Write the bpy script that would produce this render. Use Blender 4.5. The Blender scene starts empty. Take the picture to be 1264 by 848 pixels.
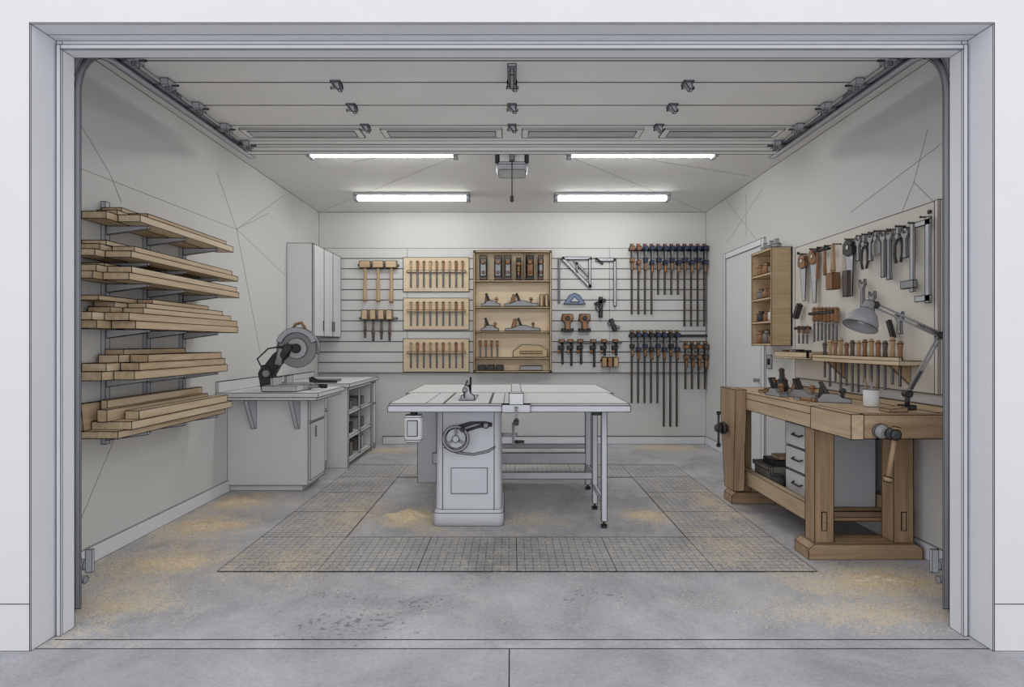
import bpy, math, random
from mathutils import Vector, Matrix
random.seed(7)
S=bpy.context.scene
F=700.0; EYE=1.4
def lin(v):
    v/=255.0
    return v/12.92 if v<=0.04045 else ((v+0.055)/1.055)**2.4
def C(r,g,b): return (lin(r),lin(g),lin(b),1)
# ---------------------------------------------------------------- materials
def base(name,rough=0.6,metal=0.0):
    m=bpy.data.materials.new(name); m.use_nodes=True
    nt=m.node_tree; b=nt.nodes['Principled BSDF']
    b.inputs['Roughness'].default_value=rough; b.inputs['Metallic'].default_value=metal
    return m,nt,b
def paint(name,c,var=0.05,rough=0.6,metal=0.0,scale=3.0,spec=0.3):
    m,nt,b=base(name,rough,metal)
    b.inputs['Specular IOR Level'].default_value=spec
    tc=nt.nodes.new('ShaderNodeTexCoord'); n=nt.nodes.new('ShaderNodeTexNoise')
    n.inputs['Scale'].default_value=scale; n.inputs['Detail'].default_value=5
    nt.links.new(tc.outputs['Object'],n.inputs['Vector'])
    r=nt.nodes.new('ShaderNodeValToRGB'); cc=C(*c)
    r.color_ramp.elements[0].position=0.3; r.color_ramp.elements[1].position=0.7
    r.color_ramp.elements[0].color=(cc[0]*(1-var),cc[1]*(1-var),cc[2]*(1-var),1)
    r.color_ramp.elements[1].color=(min(1,cc[0]*(1+var)),min(1,cc[1]*(1+var)),min(1,cc[2]*(1+var)),1)
    nt.links.new(n.outputs['Fac'],r.inputs['Fac']); nt.links.new(r.outputs['Color'],b.inputs['Base Color'])
    return m
def wood(name,c1,c2,axis,rough=0.55,sc=1.0):
    m,nt,b=base(name,rough); b.inputs['Specular IOR Level'].default_value=0.25
    tc=nt.nodes.new('ShaderNodeTexCoord'); mp=nt.nodes.new('ShaderNodeMapping')
    s=[14*sc]*3; s['xyz'.index(axis)]=1.1*sc; mp.inputs['Scale'].default_value=s
    nt.links.new(tc.outputs['Object'],mp.inputs['Vector'])
    n=nt.nodes.new('ShaderNodeTexNoise'); n.inputs['Scale'].default_value=1.6; n.inputs['Detail'].default_value=6
    n.inputs['Roughness'].default_value=0.65; n.inputs['Distortion'].default_value=0.6
    nt.links.new(mp.outputs['Vector'],n.inputs['Vector'])
    r=nt.nodes.new('ShaderNodeValToRGB')
    r.color_ramp.elements[0].position=0.35; r.color_ramp.elements[0].color=C(*c2)
    r.color_ramp.elements[1].position=0.62; r.color_ramp.elements[1].color=C(*c1)
    nt.links.new(n.outputs['Fac'],r.inputs['Fac']); nt.links.new(r.outputs['Color'],b.inputs['Base Color'])
    return m
def math_(nt,op,a,b=None,c=None):
    n=nt.nodes.new('ShaderNodeMath'); n.operation=op
    for i,x in enumerate((a,b,c)):
        if x is None: continue
        if isinstance(x,(int,float)): n.inputs[i].default_value=x
        else: nt.links.new(x,n.inputs[i])
    return n.outputs[0]
def concrete(name,dust=(),stain=(),grid=False,c1=(136,138,143),c2=(176,178,183)):
    m,nt,b=base(name,0.75); b.inputs['Specular IOR Level'].default_value=0.3
    tc=nt.nodes.new('ShaderNodeTexCoord'); P=tc.outputs['Object']
    def noise(scale,det=5,rough=0.6,dist=0):
        n=nt.nodes.new('ShaderNodeTexNoise'); n.inputs['Scale'].default_value=scale
        n.inputs['Detail'].default_value=det; n.inputs['Roughness'].default_value=rough; n.inputs['Distortion'].default_value=dist
        nt.links.new(P,n.inputs['Vector']); return n.outputs['Fac']
    big=noise(1.5,9,0.72,0.4); fine=noise(60,3,0.6)
    f=math_(nt,'ADD',big,math_(nt,'MULTIPLY',math_(nt,'SUBTRACT',fine,0.5),0.35))
    r=nt.nodes.new('ShaderNodeValToRGB')
    r.color_ramp.elements[0].position=0.33; r.color_ramp.elements[0].color=C(*c1)
    r.color_ramp.elements[1].position=0.68; r.color_ramp.elements[1].color=C(*c2)
    nt.links.new(f,r.inputs['Fac']); col=r.outputs['Color']
    sep=nt.nodes.new('ShaderNodeSeparateXYZ'); nt.links.new(P,sep.inputs[0])
    X,Y=sep.outputs[0],sep.outputs[1]
    def mask(patches):
        out=None
        for (cx,cy,rx,ry,st) in patches:
            dx=math_(nt,'DIVIDE',math_(nt,'SUBTRACT',X,cx),rx); dy=math_(nt,'DIVIDE',math_(nt,'SUBTRACT',Y,cy),ry)
            d=math_(nt,'SQRT',math_(nt,'ADD',math_(nt,'MULTIPLY',dx,dx),math_(nt,'MULTIPLY',dy,dy)))
            v=math_(nt,'MULTIPLY',math_(nt,'MAXIMUM',math_(nt,'SUBTRACT',1.0,d),0.0),st)
            out=v if out is None else math_(nt,'MAXIMUM',out,v)
        return out
    def mix(fac,c,col):
        mx=nt.nodes.new('ShaderNodeMix'); mx.data_type='RGBA'
        nt.links.new(fac,mx.inputs[0]); nt.links.new(col,mx.inputs[6]); mx.inputs[7].default_value=C(*c)
        return mx.outputs[2]
    if grid:
        def g(v,off,per,w):
            t=math_(nt,'FRACT',math_(nt,'DIVIDE',math_(nt,'SUBTRACT',v,off),per))
            t=math_(nt,'ABSOLUTE',math_(nt,'SUBTRACT',t,0.5))
            return math_(nt,'GREATER_THAN',t,0.5-w)
        lx=g(X,-1.805,0.612/12,0.045); ly=g(Y,3.47,0.612/12,0.065)
        l=math_(nt,'MULTIPLY',math_(nt,'MAXIMUM',lx,ly),0.8)
        col=mix(l,(66,66,68),col)
    if stain:
        mk=mask(stain); n1=noise(34,2,0.5,0.4)
        v=math_(nt,'SUBTRACT',math_(nt,'ADD',n1,math_(nt,'MULTIPLY',mk,0.25)),0.76)
        v=math_(nt,'MINIMUM',math_(nt,'MAXIMUM',math_(nt,'MULTIPLY',v,14),0),0.6)
        col=mix(v,(74,74,78),col)
    if dust:
        mk=mask(dust); n1=noise(70,2,0.8); n2=noise(6,7,0.7,0.8)
        v=math_(nt,'ADD',math_(nt,'MULTIPLY',n1,1.9),math_(nt,'MULTIPLY',n2,1.4))
        v=math_(nt,'ADD',v,math_(nt,'MULTIPLY',mk,0.50))
        v=math_(nt,'MULTIPLY',math_(nt,'SUBTRACT',v,1.90),7)
        v=math_(nt,'MINIMUM',math_(nt,'MAXIMUM',v,0),0.68)
        v=math_(nt,'MULTIPLY',v,math_(nt,'GREATER_THAN',mk,0.001))
        col=mix(v,(228,212,184),col)
    nt.links.new(col,b.inputs['Base Color'])
    bp=nt.nodes.new('ShaderNodeBump'); bp.inputs['Strength'].default_value=0.08; bp.inputs['Distance'].default_value=0.01
    nt.links.new(fine,bp.inputs['Height']); nt.links.new(bp.outputs[0],b.inputs['Normal'])
    return m
INK=paint('ink_line',(16,16,18),0,0.9,spec=0.0)
FAINT=paint('faint_line',(100,100,100),0,0.9,spec=0.0)
WALL=paint('wall_paint',(213,213,211),0.02,0.8,scale=1.2)
CEIL=paint('ceiling_paint',(228,227,223),0.02,0.85)
EXT=paint('exterior_paint',(233,233,237),0.01,0.8)
TRIM=paint('trim_paint',(228,230,236),0.02,0.6)
DOORP=paint('garage_door_paint',(243,242,238),0.02,0.6)
CAB=paint('cabinet_paint',(222,223,224),0.02,0.5)
CABB=paint('drawer_unit_paint',(202,208,218),0.03,0.5)
SLAT=paint('slat_paint',(208,208,206),0.02,0.6)
GROOVE=paint('slat_groove',(120,119,117),0.02,0.7)
SAWP=paint('saw_paint',(210,213,220),0.03,0.45)
IRON=paint('cast_iron_top',(226,227,229),0.03,0.4)
STEEL=paint('steel',(150,151,155),0.06,0.4,0.1,scale=12)
SILV=paint('silver_metal',(190,193,198),0.05,0.35,0.1,scale=12)
TRK=paint('galvanised_track',(184,188,196),0.05,0.45,0.0)
DARK=paint('dark_metal',(58,57,58),0.1,0.5,0.1,scale=10)
BARM=paint('clamp_bar_metal',(92,80,75),0.1,0.5,0.1,scale=10)
NAVY=paint('navy_enamel',(50,58,90),0.1,0.45)
BLUE=paint('blue_enamel',(110,128,160),0.1,0.45)
BLACK=paint('black_rubber',(40,40,42),0.1,0.7)
HAND=wood('handle_wood_dark',(160,116,82),(122,84,56),'z')
HANDL=wood('handle_wood_light',(198,168,130),(168,134,98),'z')
PLY=wood('plywood',(230,212,182),(220,198,164),'x',sc=0.5)
PINEY=wood('pine_y',(206,182,150),(178,150,116),'y')
PINEY2=wood('pine_y_pale',(218,198,168),(196,170,136),'y')
PINEX=wood('pine_x',(212,186,150),(190,160,122),'x')
BENY=wood('beech_y',(198,174,144),(174,146,114),'y')
BENX=wood('beech_x',(176,148,118),(148,118,90),'x')
BENZ=wood('beech_z',(172,144,114),(140,110,84),'z')
PANEL=paint('tool_panel_board',(218,212,202),0.03,0.7)
CRATE=paint('crate_grey',(124,120,114),0.1,0.7)
def emis(name,c,st):
    m=bpy.data.materials.new(name); m.use_nodes=True; nt=m.node_tree; nt.nodes.clear()
    e=nt.nodes.new('ShaderNodeEmission'); o=nt.nodes.new('ShaderNodeOutputMaterial')
    e.inputs[0].default_value=c; e.inputs[1].default_value=st; nt.links.new(e.outputs[0],o.inputs[0]); return m
TUBE=emis('led_diffuser',(1,0.99,0.975,1),24)
DUST=[(-2.40,5.05,.45,.50,1.2),(-2.40,4.34,.62,.50,1.35),(-2.20,3.62,.65,.4,1.3),(-.79,4.52,.36,.34,1.8),(-.62,4.25,.3,.2,.9),
 (.12,4.50,.45,.25,.9),(1.08,4.62,.30,.3,1.3),(2.1,7.6,.7,.28,1.5),(2.15,3.33,.75,.33,1.5),(-1.6,7.4,.6,.3,1.2),(-2.1,3.05,.5,.25,1.1),
 (-1.3,4.6,.4,.8,.8),(1.75,4.9,.3,.9,.8),(1.9,2.95,.9,.25,1.0),(0,4.8,2.5,2.0,.35),(1.5,3.9,.5,.5,.7),(-1.4,3.6,.5,.5,.6),(-.75,5.9,.4,.4,.8),(-2.2,3.3,.6,1.5,.7)]
STAIN=[(-.78,2.85,.6,.35,1),(-.5,3.05,.4,.2,.9),(.45,3.15,.5,.18,.8),(-.9,3.15,.4,.15,.8)]
CONC=concrete('concrete_floor',DUST,STAIN,c1=(146,147,152),c2=(200,201,206))
CONCX=concrete('driveway_concrete',(),(),c1=(144,145,151),c2=(188,189,195))
MAT=concrete('mat_rubber',DUST,(),True,c1=(152,152,153),c2=(196,195,196))
# ---------------------------------------------------------------- builder
class B:
    def __init__(s,name,ink=None):
        s.n=name; s.v=[]; s.f=[]; s.mi=[]; s.sm=[]; s.mats=[]; s.inks=[]; s.r=ink; s.M=Matrix.Identity(4)
    def _m(s,mat):
        if mat not in s.mats: s.mats.append(mat)
        return s.mats.index(mat)
    def add(s,vs,fs,mat,smooth=False,ink=()):
        o=len(s.v); W=[s.M@Vector(p) for p in vs]; s.v+=W; k=s._m(mat)
        for i,f in enumerate(fs):
            s.f.append([o+j for j in f]); s.mi.append(k); s.sm.append(smooth[i] if isinstance(smooth,list) else smooth)
        for a,b in ink: s.inks.append((W[a],W[b]))
    def hexa(s,p,mat,ink=True):
        fs=[(0,3,2,1),(4,5,6,7),(0,1,5,4),(1,2,6,5),(2,3,7,6),(3,0,4,7)]
        e=[(0,1),(1,2),(2,3),(3,0),(4,5),(5,6),(6,7),(7,4),(0,4),(1,5),(2,6),(3,7)] if ink else ()
        s.add(p,fs,mat,False,e)
    def box(s,x0,x1,y0,y1,z0,z1,mat,ink=True):
        if x0>x1:x0,x1=x1,x0
        if y0>y1:y0,y1=y1,y0
        if z0>z1:z0,z1=z1,z0
        s.hexa([(x0,y0,z0),(x1,y0,z0),(x1,y1,z0),(x0,y1,z0),(x0,y0,z1),(x1,y0,z1),(x1,y1,z1),(x0,y1,z1)],mat,ink)
    def cyl(s,p0,p1,r0,mat,r1=None,n=14,ink=True,sides=False):
        r1=r0 if r1 is None else r1
        p0=Vector(p0);p1=Vector(p1); d=(p1-p0).normalized()
        u=d.orthogonal().normalized(); w=d.cross(u)
        vs=[]
        for p,r in((p0,r0),(p1,r1)):
            for i in range(n):
                a=2*math.pi*i/n; vs.append(p+(u*math.cos(a)+w*math.sin(a))*r)
        fs=[(i,(i+1)%n,n+(i+1)%n,n+i) for i in range(n)]+[tuple(range(n-1,-1,-1)),tuple(range(n,2*n))]
        e=[]
        if ink: e=[(i,(i+1)%n) for i in range(n)]+[(n+i,n+(i+1)%n) for i in range(n)]
        s.add(vs,fs,mat,[True]*n+[False,False],e)
    def lathe(s,prof,p0,d,mat,n=16,ink=()):
        p0=Vector(p0); d=Vector(d).normalized(); u=d.orthogonal().normalized(); w=d.cross(u); vs=[];fs=[]
        for r,h in prof:
            for i in range(n):
                a=2*math.pi*i/n; vs.append(p0+d*h+(u*math.cos(a)+w*math.sin(a))*max(r,1e-4))
        for k in range(len(prof)-1):
            for i in range(n): fs.append((k*n+i,k*n+(i+1)%n,(k+1)*n+(i+1)%n,(k+1)*n+i))
        sm=[True]*len(fs)
        fs+=[tuple(range(n-1,-1,-1)),tuple(range((len(prof)-1)*n,len(prof)*n))]; sm+=[False,False]
        e=[(k*n+i,k*n+(i+1)%n) for k in ink for i in range(n)]
        s.add(vs,fs,mat,sm,e)
    def tube(s,path,r,mat,n=8,closed=False,ink=False):
        P=[Vector(p) for p in path]; L=len(P); vs=[];fs=[]; u=None
        for k in range(L):
            a=P[(k-1)%L] if (closed or k>0) else P[k]; b=P[(k+1)%L] if (closed or k<L-1) else P[k]
            d=(b-a).normalized()
            if u is None: u=d.orthogonal().normalized()
            else:
                u=(u-d*u.dot(d)); u=u.normalized() if u.length>1e-6 else d.orthogonal().normalized()
            w=d.cross(u)
            for i in range(n):
                t=2*math.pi*i/n; vs.append(P[k]+(u*math.cos(t)+w*math.sin(t))*r)
        K=L if closed else L-1
        for k in range(K):
            for i in range(n): fs.append((k*n+i,k*n+(i+1)%n,((k+1)%L)*n+(i+1)%n,((k+1)%L)*n+i))
        sm=[True]*len(fs)
        if not closed:
            fs+=[tuple(range(n-1,-1,-1)),tuple(range((L-1)*n,L*n))]; sm+=[False,False]
        s.add(vs,fs,mat,sm)
    def ext(s,pts,plane,d0,d1,mat,ink=True,smooth=False):
        def q(a,b,d): return {'xz':(a,d,b),'yz':(d,a,b),'xy':(a,b,d)}[plane]
        n=len(pts); vs=[q(a,b,d0) for a,b in pts]+[q(a,b,d1) for a,b in pts]
        fs=[tuple(range(n-1,-1,-1)),tuple(range(n,2*n))]+[(i,(i+1)%n,n+(i+1)%n,n+i) for i in range(n)]
        e=[]
        if ink:
            for i in range(n):
                e+=[(i,(i+1)%n),(n+i,n+(i+1)%n)]
                a=Vector(pts[i])-Vector(pts[i-1]); b=Vector(pts[(i+1)%n])-Vector(pts[i])
                if a.length>0 and b.length>0 and a.angle(b)>0.6: e.append((i,n+i))
        s.add(vs,fs,mat,[False,False]+[smooth]*n,e)
    def loft(s,secs,mat,ink=()):
        n=len(secs[0]); vs=[p for q in secs for p in q]; fs=[]
        for k in range(len(secs)-1):
            for i in range(n): fs.append((k*n+i,k*n+(i+1)%n,(k+1)*n+(i+1)%n,(k+1)*n+i))
        sm=[True]*len(fs); fs+=[tuple(range(n-1,-1,-1)),tuple(range((len(secs)-1)*n,len(secs)*n))]; sm+=[False,False]
        s.add(vs,fs,mat,sm,[(k*n+i,k*n+(i+1)%n) for k in ink for i in range(n)])
    def line(s,a,b): s.inks.append((s.M@Vector(a),s.M@Vector(b)))
    def done(s,inkmat=None,origin=None):
        pts=s.v+[p for e in s.inks for p in e]
        c=sum(pts,Vector())/len(pts)
        r=(s.r if s.r is not None else max(0.0012,0.00040*c.y))*1.27
        V=list(s.v); Fc=list(s.f); mi=list(s.mi); sm=list(s.sm)
        if s.inks:
            k=s._m(inkmat or INK); seen=set()
            for a,b in s.inks:
                key=tuple(sorted((tuple(round(t,4) for t in a),tuple(round(t,4) for t in b))))
                if key in seen: continue
                seen.add(key)
                d=b-a
                if d.length<1e-5: continue
                d.normalize(); u=d.orthogonal().normalized(); w=d.cross(u); o=len(V)
                for p in (a-d*r*0.4,b+d*r*0.4):
                    for i in range(4):
                        t=math.pi/4+math.pi/2*i; V.append(p+(u*math.cos(t)+w*math.sin(t))*r)
                for i in range(4):
                    Fc.append((o+i,o+(i+1)%4,o+4+(i+1)%4,o+4+i)); mi.append(k); sm.append(False)
        xs=[p.x for p in V];ys=[p.y for p in V];zs=[p.z for p in V]
        O=Vector(origin) if origin else Vector(((min(xs)+max(xs))/2,(min(ys)+max(ys))/2,min(zs)))
        me=bpy.data.meshes.new(s.n); me.from_pydata([tuple(p-O) for p in V],[],Fc)
        for m in s.mats: me.materials.append(m)
        me.polygons.foreach_set('material_index',mi); me.polygons.foreach_set('use_smooth',sm); me.update()
        import bmesh
        bm=bmesh.new(); bm.from_mesh(me); bmesh.ops.recalc_face_normals(bm,faces=bm.faces); bm.to_mesh(me); bm.free()
        ob=bpy.data.objects.new(s.n,me); ob.location=O; S.collection.objects.link(ob); return ob
def rrect(cx,cy,w,d,r,z,n=5):
    out=[]
    for (sx,sy,a0) in((1,1,0),(-1,1,90),(-1,-1,180),(1,-1,270)):
        for i in range(n+1):
            a=math.radians(a0+90*i/n); out.append((cx+sx*(w/2-r)+r*math.cos(a),cy+sy*(d/2-r)+r*math.sin(a),z))
    return out
def circ(cx,cz,r,a0=0,a1=360,n=20): return [(cx+r*math.cos(math.radians(a0+(a1-a0)*i/n)),cz+r*math.sin(math.radians(a0+(a1-a0)*i/n))) for i in range(n+1)]
# ---------------------------------------------------------------- room shell
XL,XR,YB,ZC=-2.69,2.70,7.90,3.23
OX,OZ=2.195,2.86; SX,SZ=2.16,2.81
Y0,Y1,Y2=2.58,2.724,2.80
O0=(0,0,0)
b=B('floor',.002); b.box(XL-.1,XR+.1,2.6,YB+.1,-.12,0,CONC,False)
b.line((-2.16,2.68,0),(2.16,2.68,0)); b.done(origin=O0)
b=B('driveway',.002); b.box(-7,7,-1.5,2.6,-.12,0,CONCX,False)
b.line((-7,2.6,0),(7,2.6,0)); b.line((-.012,2.6,0),(-.012,-1.5,0)); b.done(origin=O0)
def L(px,py,X=XL):
    Y=abs(X)*F/abs(px-632); return (X,Y,EYE-(py-424)*Y/F)
b=B('wall_left',.0024); b.box(XL-.1,XL,Y2,YB,0,ZC,WALL,False)
b.line((XL,Y2,ZC),(XL,YB,ZC)); b.line((XL,YB,0),(XL,YB,ZC)); b.done(origin=O0)
b=B('wall_right',.0024); b.box(XR,XR+.1,Y2,YB,0,ZC,WALL,False)
b.line((XR,Y2,ZC),(XR,YB,ZC)); b.line((XR,YB,0),(XR,YB,ZC)); b.done(origin=O0)
b=B('wall_back',.004); b.box(XL-.1,XR+.1,YB,YB+.1,0,ZC,WALL,False); b.line((XL,YB,ZC),(XR,YB,ZC)); b.done(origin=O0)
b=B('ceiling',.0022); b.box(XL-.1,XR+.1,Y2,YB+.1,ZC,ZC+.1,CEIL,False); b.done(origin=O0)
b=B('wall_front',.0014)
for s in(-1,1):
    b.box(s*OX,s*7,Y0,Y2,0,3.9,EXT,False)
    b.line((s*OX,Y0,0),(s*OX,Y0,OZ)); b.line((s*OX,Y0-.002,.215),(s*7,Y0-.002,.215))
    b.line((s*OX,Y0,0),(s*7,Y0,0))
b.box(-OX,OX,Y0,Y2,OZ,3.9,EXT,False); b.line((-OX,Y0,OZ),(OX,Y0,OZ)); b.done(origin=O0)
b=B('trim_1',.0014)
for s in(-1,1):
    b.box(s*OX,s*(OX-.006),Y0+.001,Y1,0,OZ-.006,TRIM,True)
    b.box(s*OX,s*SX,Y1,Y2,0,OZ,TRIM)
    b.line((s*OX,Y0,0),(s*OX,Y1,0))
    b.box(s*(SX),s*(SX+.02),Y1-.012,Y1,0,SZ+.02,TRIM)
b.box(-OX,OX,Y0+.001,Y1,OZ-.006,OZ,TRIM); b.box(-SX,SX,Y1,Y2,SZ,OZ,TRIM); b.box(-SX,SX,Y1-.012,Y1,SZ,SZ+.02,TRIM)
b.line((-OX,Y0+.09,OZ-.006),(OX,Y0+.09,OZ-.006))
b.done(origin=O0)
b=B('baseboard_left',.0018); b.box(XL,XL+.015,Y2,5.38,0,.107,TRIM); b.done()
b=B('baseboard_right',.0018); b.box(XR-.015,XR,Y2,6.02,0,.107,TRIM); b.box(XR-.015,XR,7.2,YB,0,.107,TRIM); b.done()
b=B('baseboard_back',.0035); b.box(-1.8,XR-.015,YB-.015,YB,0,.107,TRIM); b.done()
b=B('stray_surface_lines',.0013)  # stray faint drawing lines added on side walls and ceiling, no real moulding
def ll(a,c,X): b.line(L(*a,X),L(*c,X))
for a,c in [((97,150),(135,213)),((97,207),(292,283)),((268,214),(292,283)),((292,283),(332,263)),((292,283),(352,340)),((352,240),(292,283)),((292,283),(322,440)),((150,520),(96,650)),((135,213),(150,250))]: ll(a,c,XL+.001)
for a,c in [((897,248),(937,300)),((921,240),(921,290)),((897,300),(942,232)),((1128,225),(1145,160)),((1050,262),(1165,175)),((1128,225),(1166,262)),((1128,225),(1110,270))]: ll(a,c,XR-.001)
for a,c in [((.15,5.1),(2.6,7.8)),((-.15,5.1),(-2.6,7.8)),((.15,5.1),(2.6,6.2)),((-.15,5.1),(-1.6,5.7))]: b.line((a[0],a[1],ZC-.001),(c[0],c[1],ZC-.001))
b.done(FAINT)
# ---------------------------------------------------------------- floor mats
b=B('floor_mat',.0019)
for i in range(6):
    for j in range(5):
        if i in(0,5) or j in(0,4):
            x=-1.805+.612*i; y=3.47+.612*j; z=.006
            b.box(x,x+.612,y,y+.612,0,z,MAT,False)
            for a,c in(((x,y),(x+.612,y)),((x,y),(x,y+.612)),((x+.612,y),(x+.612,y+.612)),((x,y+.612),(x+.612,y+.612))): b.line((*a,z),(*c,z))
b.done(origin=O0)
# ---------------------------------------------------------------- garage door overhead + tracks
b=B('garage_door',.0022); Zd=3.08
ys=[3.12,3.37,3.65,4.0,4.37,4.76]
for i in range(5): b.box(-2.24,2.24,ys[i],ys[i+1]-.004,Zd,Zd+.04,DOORP)
b.box(-2.24,2.24,4.76,4.84,3.015,Zd+.04,DOORP); b.box(-2.24,2.24,4.70,4.76,3.05,Zd,DOORP)
for x0,x1 in((-2.13,-1.19),(-1.03,-.08),(.08,1.03),(1.19,2.13)):
    b.box(x0,x1,4.42,4.60,Zd-.012,Zd,DOORP); b.box(x0+.05,x1-.05,4.45,4.57,Zd-.016,Zd-.01,SILV)
for x in(-1.13,0,1.13):
    for y in(3.65,4.0,4.37):
        b.box(x-.03,x+.03,y-.035,y+.035,Zd-.008,Zd,TRK)
        b.ext([(x-.02,Zd-.008),(x+.02,Zd-.008),(x+.03,Zd-.05),(x+.01,Zd-.05)],'xz',y-.02,y+.02,TRK)
        b.cyl((x-.035,y,Zd-.035),(x+.04,y,Zd-.035),.009,STEEL,n=8)
b.box(-.025,.025,3.40,3.62,Zd-.02,Zd,TRK); b.box(-.012,.012,3.42,3.6,Zd-.06,Zd-.02,STEEL)
b.done()
for s in(-1,1):
    b=B('garage_door_track',.0014); x0=s*2.245; x1=s*2.30
    prof=[(2.93,.02),(2.93,2.70)]
    for i in range(1,13):
        a=math.pi/2*i/12; prof.append((2.93+.33*(1-math.cos(a)),2.70+.33*math.sin(a)))
    prof.append((4.96,3.045))
    def off(P,d):
        out=[]
        for i,p in enumerate(P):
            a=Vector(P[max(i-1,0)]); c=Vector(P[min(i+1,len(P)-1)]); t=(c-a).normalized(); out.append((p[0]-t.y*d,p[1]+t.x*d))
        return out
    for (A,Bq) in((off(prof,.025),off(prof,.018)),(off(prof,-.025),off(prof,-.018))):
        poly=A+Bq[::-1]; b.ext(poly,'yz',x0,x1,TRK,True,True)
    b.ext(off(prof,.025)+off(prof,-.025)[::-1],'yz',x1,x1+s*.006,TRK,False,True)
    for z in(.4,1.2,2.0,2.6): b.box(x1,s*2.34,2.80,2.93,z,z+.06,TRK)
    b.box(x1,x1+s*.03,4.85,4.89,3.05,3.23,TRK); b.box(x1,x1+s*.03,3.9,3.94,3.05,3.23,TRK)
    for y in(3.3,3.62,3.98,4.36,4.72):
        b.cyl((s*2.21,y,3.045),(s*2.28,y,3.045),.016,STEEL,n=10); b.box(s*2.17,s*2.22,y-.045,y+.045,3.035,3.075,TRK); b.cyl((s*2.13,y,3.045),(s*2.22,y,3.045),.007,DARK,n=8)
        b.box(s*2.18,s*2.20,y-.02,y+.02,3.01,3.035,STEEL)
    b.cyl((s*2.235,2.98,.24),(s*2.275,2.98,.24),.03,STEEL,n=12); b.box(s*2.235,s*2.20,2.97,2.985,.2,.32,TRK); b.cyl((s*2.24,2.98,.16),(s*2.27,2.98,.16),.020,STEEL,n=10)
    b.done()
b=B('garage_door_opener',.002)
b.M=Matrix.Translation((0,0,.045))
b.loft([rrect(0,5.1,.24,.26,.04,2.88),rrect(0,5.1,.29,.30,.04,2.92),rrect(0,5.1,.30,.30,.03,3.12),rrect(0,5.1,.30,.30,.03,3.135)],SILV,(0,1,2,3))
b.box(-.11,.11,4.945,4.952,2.94,3.10,DOORP); b.box(-.145,-.115,4.945,4.955,2.93,3.11,DARK); b.box(.115,.145,4.945,4.955,2.93,3.11,DARK)
b.M=Matrix.Identity(4)
for x in(-.10,.09): b.box(x,x+.015,5.05,5.08,3.17,3.23,DARK)
b.box(-.025,.025,4.86,4.95,3.05,3.12,DARK)
b.cyl((0,4.90,3.16),(0,4.90,2.68),.006,DARK,n=6,ink=False); b.lathe([(.006,0),(.018,.01),(.018,.05),(.004,.06)],(0,4.90,2.62),(0,0,1),DARK,10)
b.box(-.035,.035,4.87,4.93,3.10,3.23,STEEL); b.box(-.02,.02,4.88,4.92,2.98,3.1,STEEL)
b.done()
for x,y in((-1.215,5.33),(1.22,5.33),(-1.22,6.95),(1.22,6.95)):
    b=B('ceiling_light',.0018 if y<6 else .0026)
    b.box(x-.70,x+.70,y-.075,y+.075,ZC-.03,ZC,SILV); b.box(x-.70,x-.665,y-.06,y+.06,ZC-.085,ZC-.03,SILV); b.box(x+.665,x+.70,y-.06,y+.06,ZC-.085,ZC-.03,SILV)
    b.ext([(y-.045,ZC-.03),(y-.042,ZC-.06),(y-.02,ZC-.075),(y+.02,ZC-.075),(y+.042,ZC-.06),(y+.045,ZC-.03)],'yz',x-.665,x+.665,TUBE,False)
    b.done()
# ---------------------------------------------------------------- lumber rack
b=B('lumber_rack',.0018)
lv=[2.17,1.93,1.79,1.49,1.17,.82]
for y in(3.73,4.15,4.60):
    b.box(XL,XL+.03,y-.02,y+.02,.74,2.33,TRK)
    for z in lv: b.ext([(XL+.03,z-.055),(XL+.03,z),(XL+.30,z),(XL+.30,z-.018)],'xz',y-.012,y+.012,TRK)
b.done()
def stack(base_z,layers):
    b=B('lumber_stack',.0021); z=base_z+.002
    for lay in layers:
        for (x,w,t,ya,yb,m) in lay: b.box(XL+x,XL+x+w,ya,yb,z,z+t,m)
        z+=lay[0][2]
    b.done()
P1,P2=PINEY,PINEY2
stack(2.17,[[(.035,.15,.045,3.50,4.72,P1),(.19,.14,.045,3.60,4.80,P2)],[(.04,.13,.035,3.62,4.6,P2),(.18,.12,.035,3.72,4.74,P1)],[(.04,.13,.025,3.66,4.3,P1)]])
stack(1.93,[[(.035,.14,.040,3.42,4.8,P2),(.18,.16,.040,3.50,4.86,P1)],[(.035,.14,.038,3.46,4.8,P1),(.18,.14,.038,3.56,4.8,P2)],[(.035,.15,.028,3.5,4.5,P2)]])
stack(1.79,[[(.035,.14,.045,3.40,4.86,P1),(.18,.16,.045,3.48,4.88,P1)],[(.035,.14,.042,3.43,4.8,P2),(.18,.15,.042,3.52,4.86,P2)],[(.035,.14,.02,3.5,4.6,P1)]])
stack(1.49,[[(.035,.15,.05,3.42,4.8,P1),(.19,.15,.05,3.54,4.86,P1)],[(.035,.15,.048,3.38,4.82,P2),(.19,.15,.048,3.48,4.84,P1)],[(.035,.14,.04,3.55,4.6,P1),(.18,.13,.04,3.66,4.8,P2)],[(.035,.13,.035,3.60,4.4,P2),(.17,.12,.035,3.72,4.7,P2)],[(.035,.14,.03,3.45,4.3,P1),(.18,.10,.03,3.8,4.5,P1)]])
stack(1.17,[[(.035,.15,.055,3.46,4.76,P1),(.19,.13,.055,3.56,4.72,P1)],[(.035,.15,.05,3.5,4.7,P2),(.19,.12,.05,3.62,4.7,P1)],[(.035,.13,.05,3.64,4.6,P2),(.17,.12,.05,3.74,4.68,P1)],[(.035,.12,.035,3.70,4.4,P1)]])
b=B('lumber_stack',.0021)
b.box(XL+.035,XL+.30,3.44,4.72,.822,.865,P1); b.box(XL+.08,XL+.33,3.52,4.78,.865,.915,P2)
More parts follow.
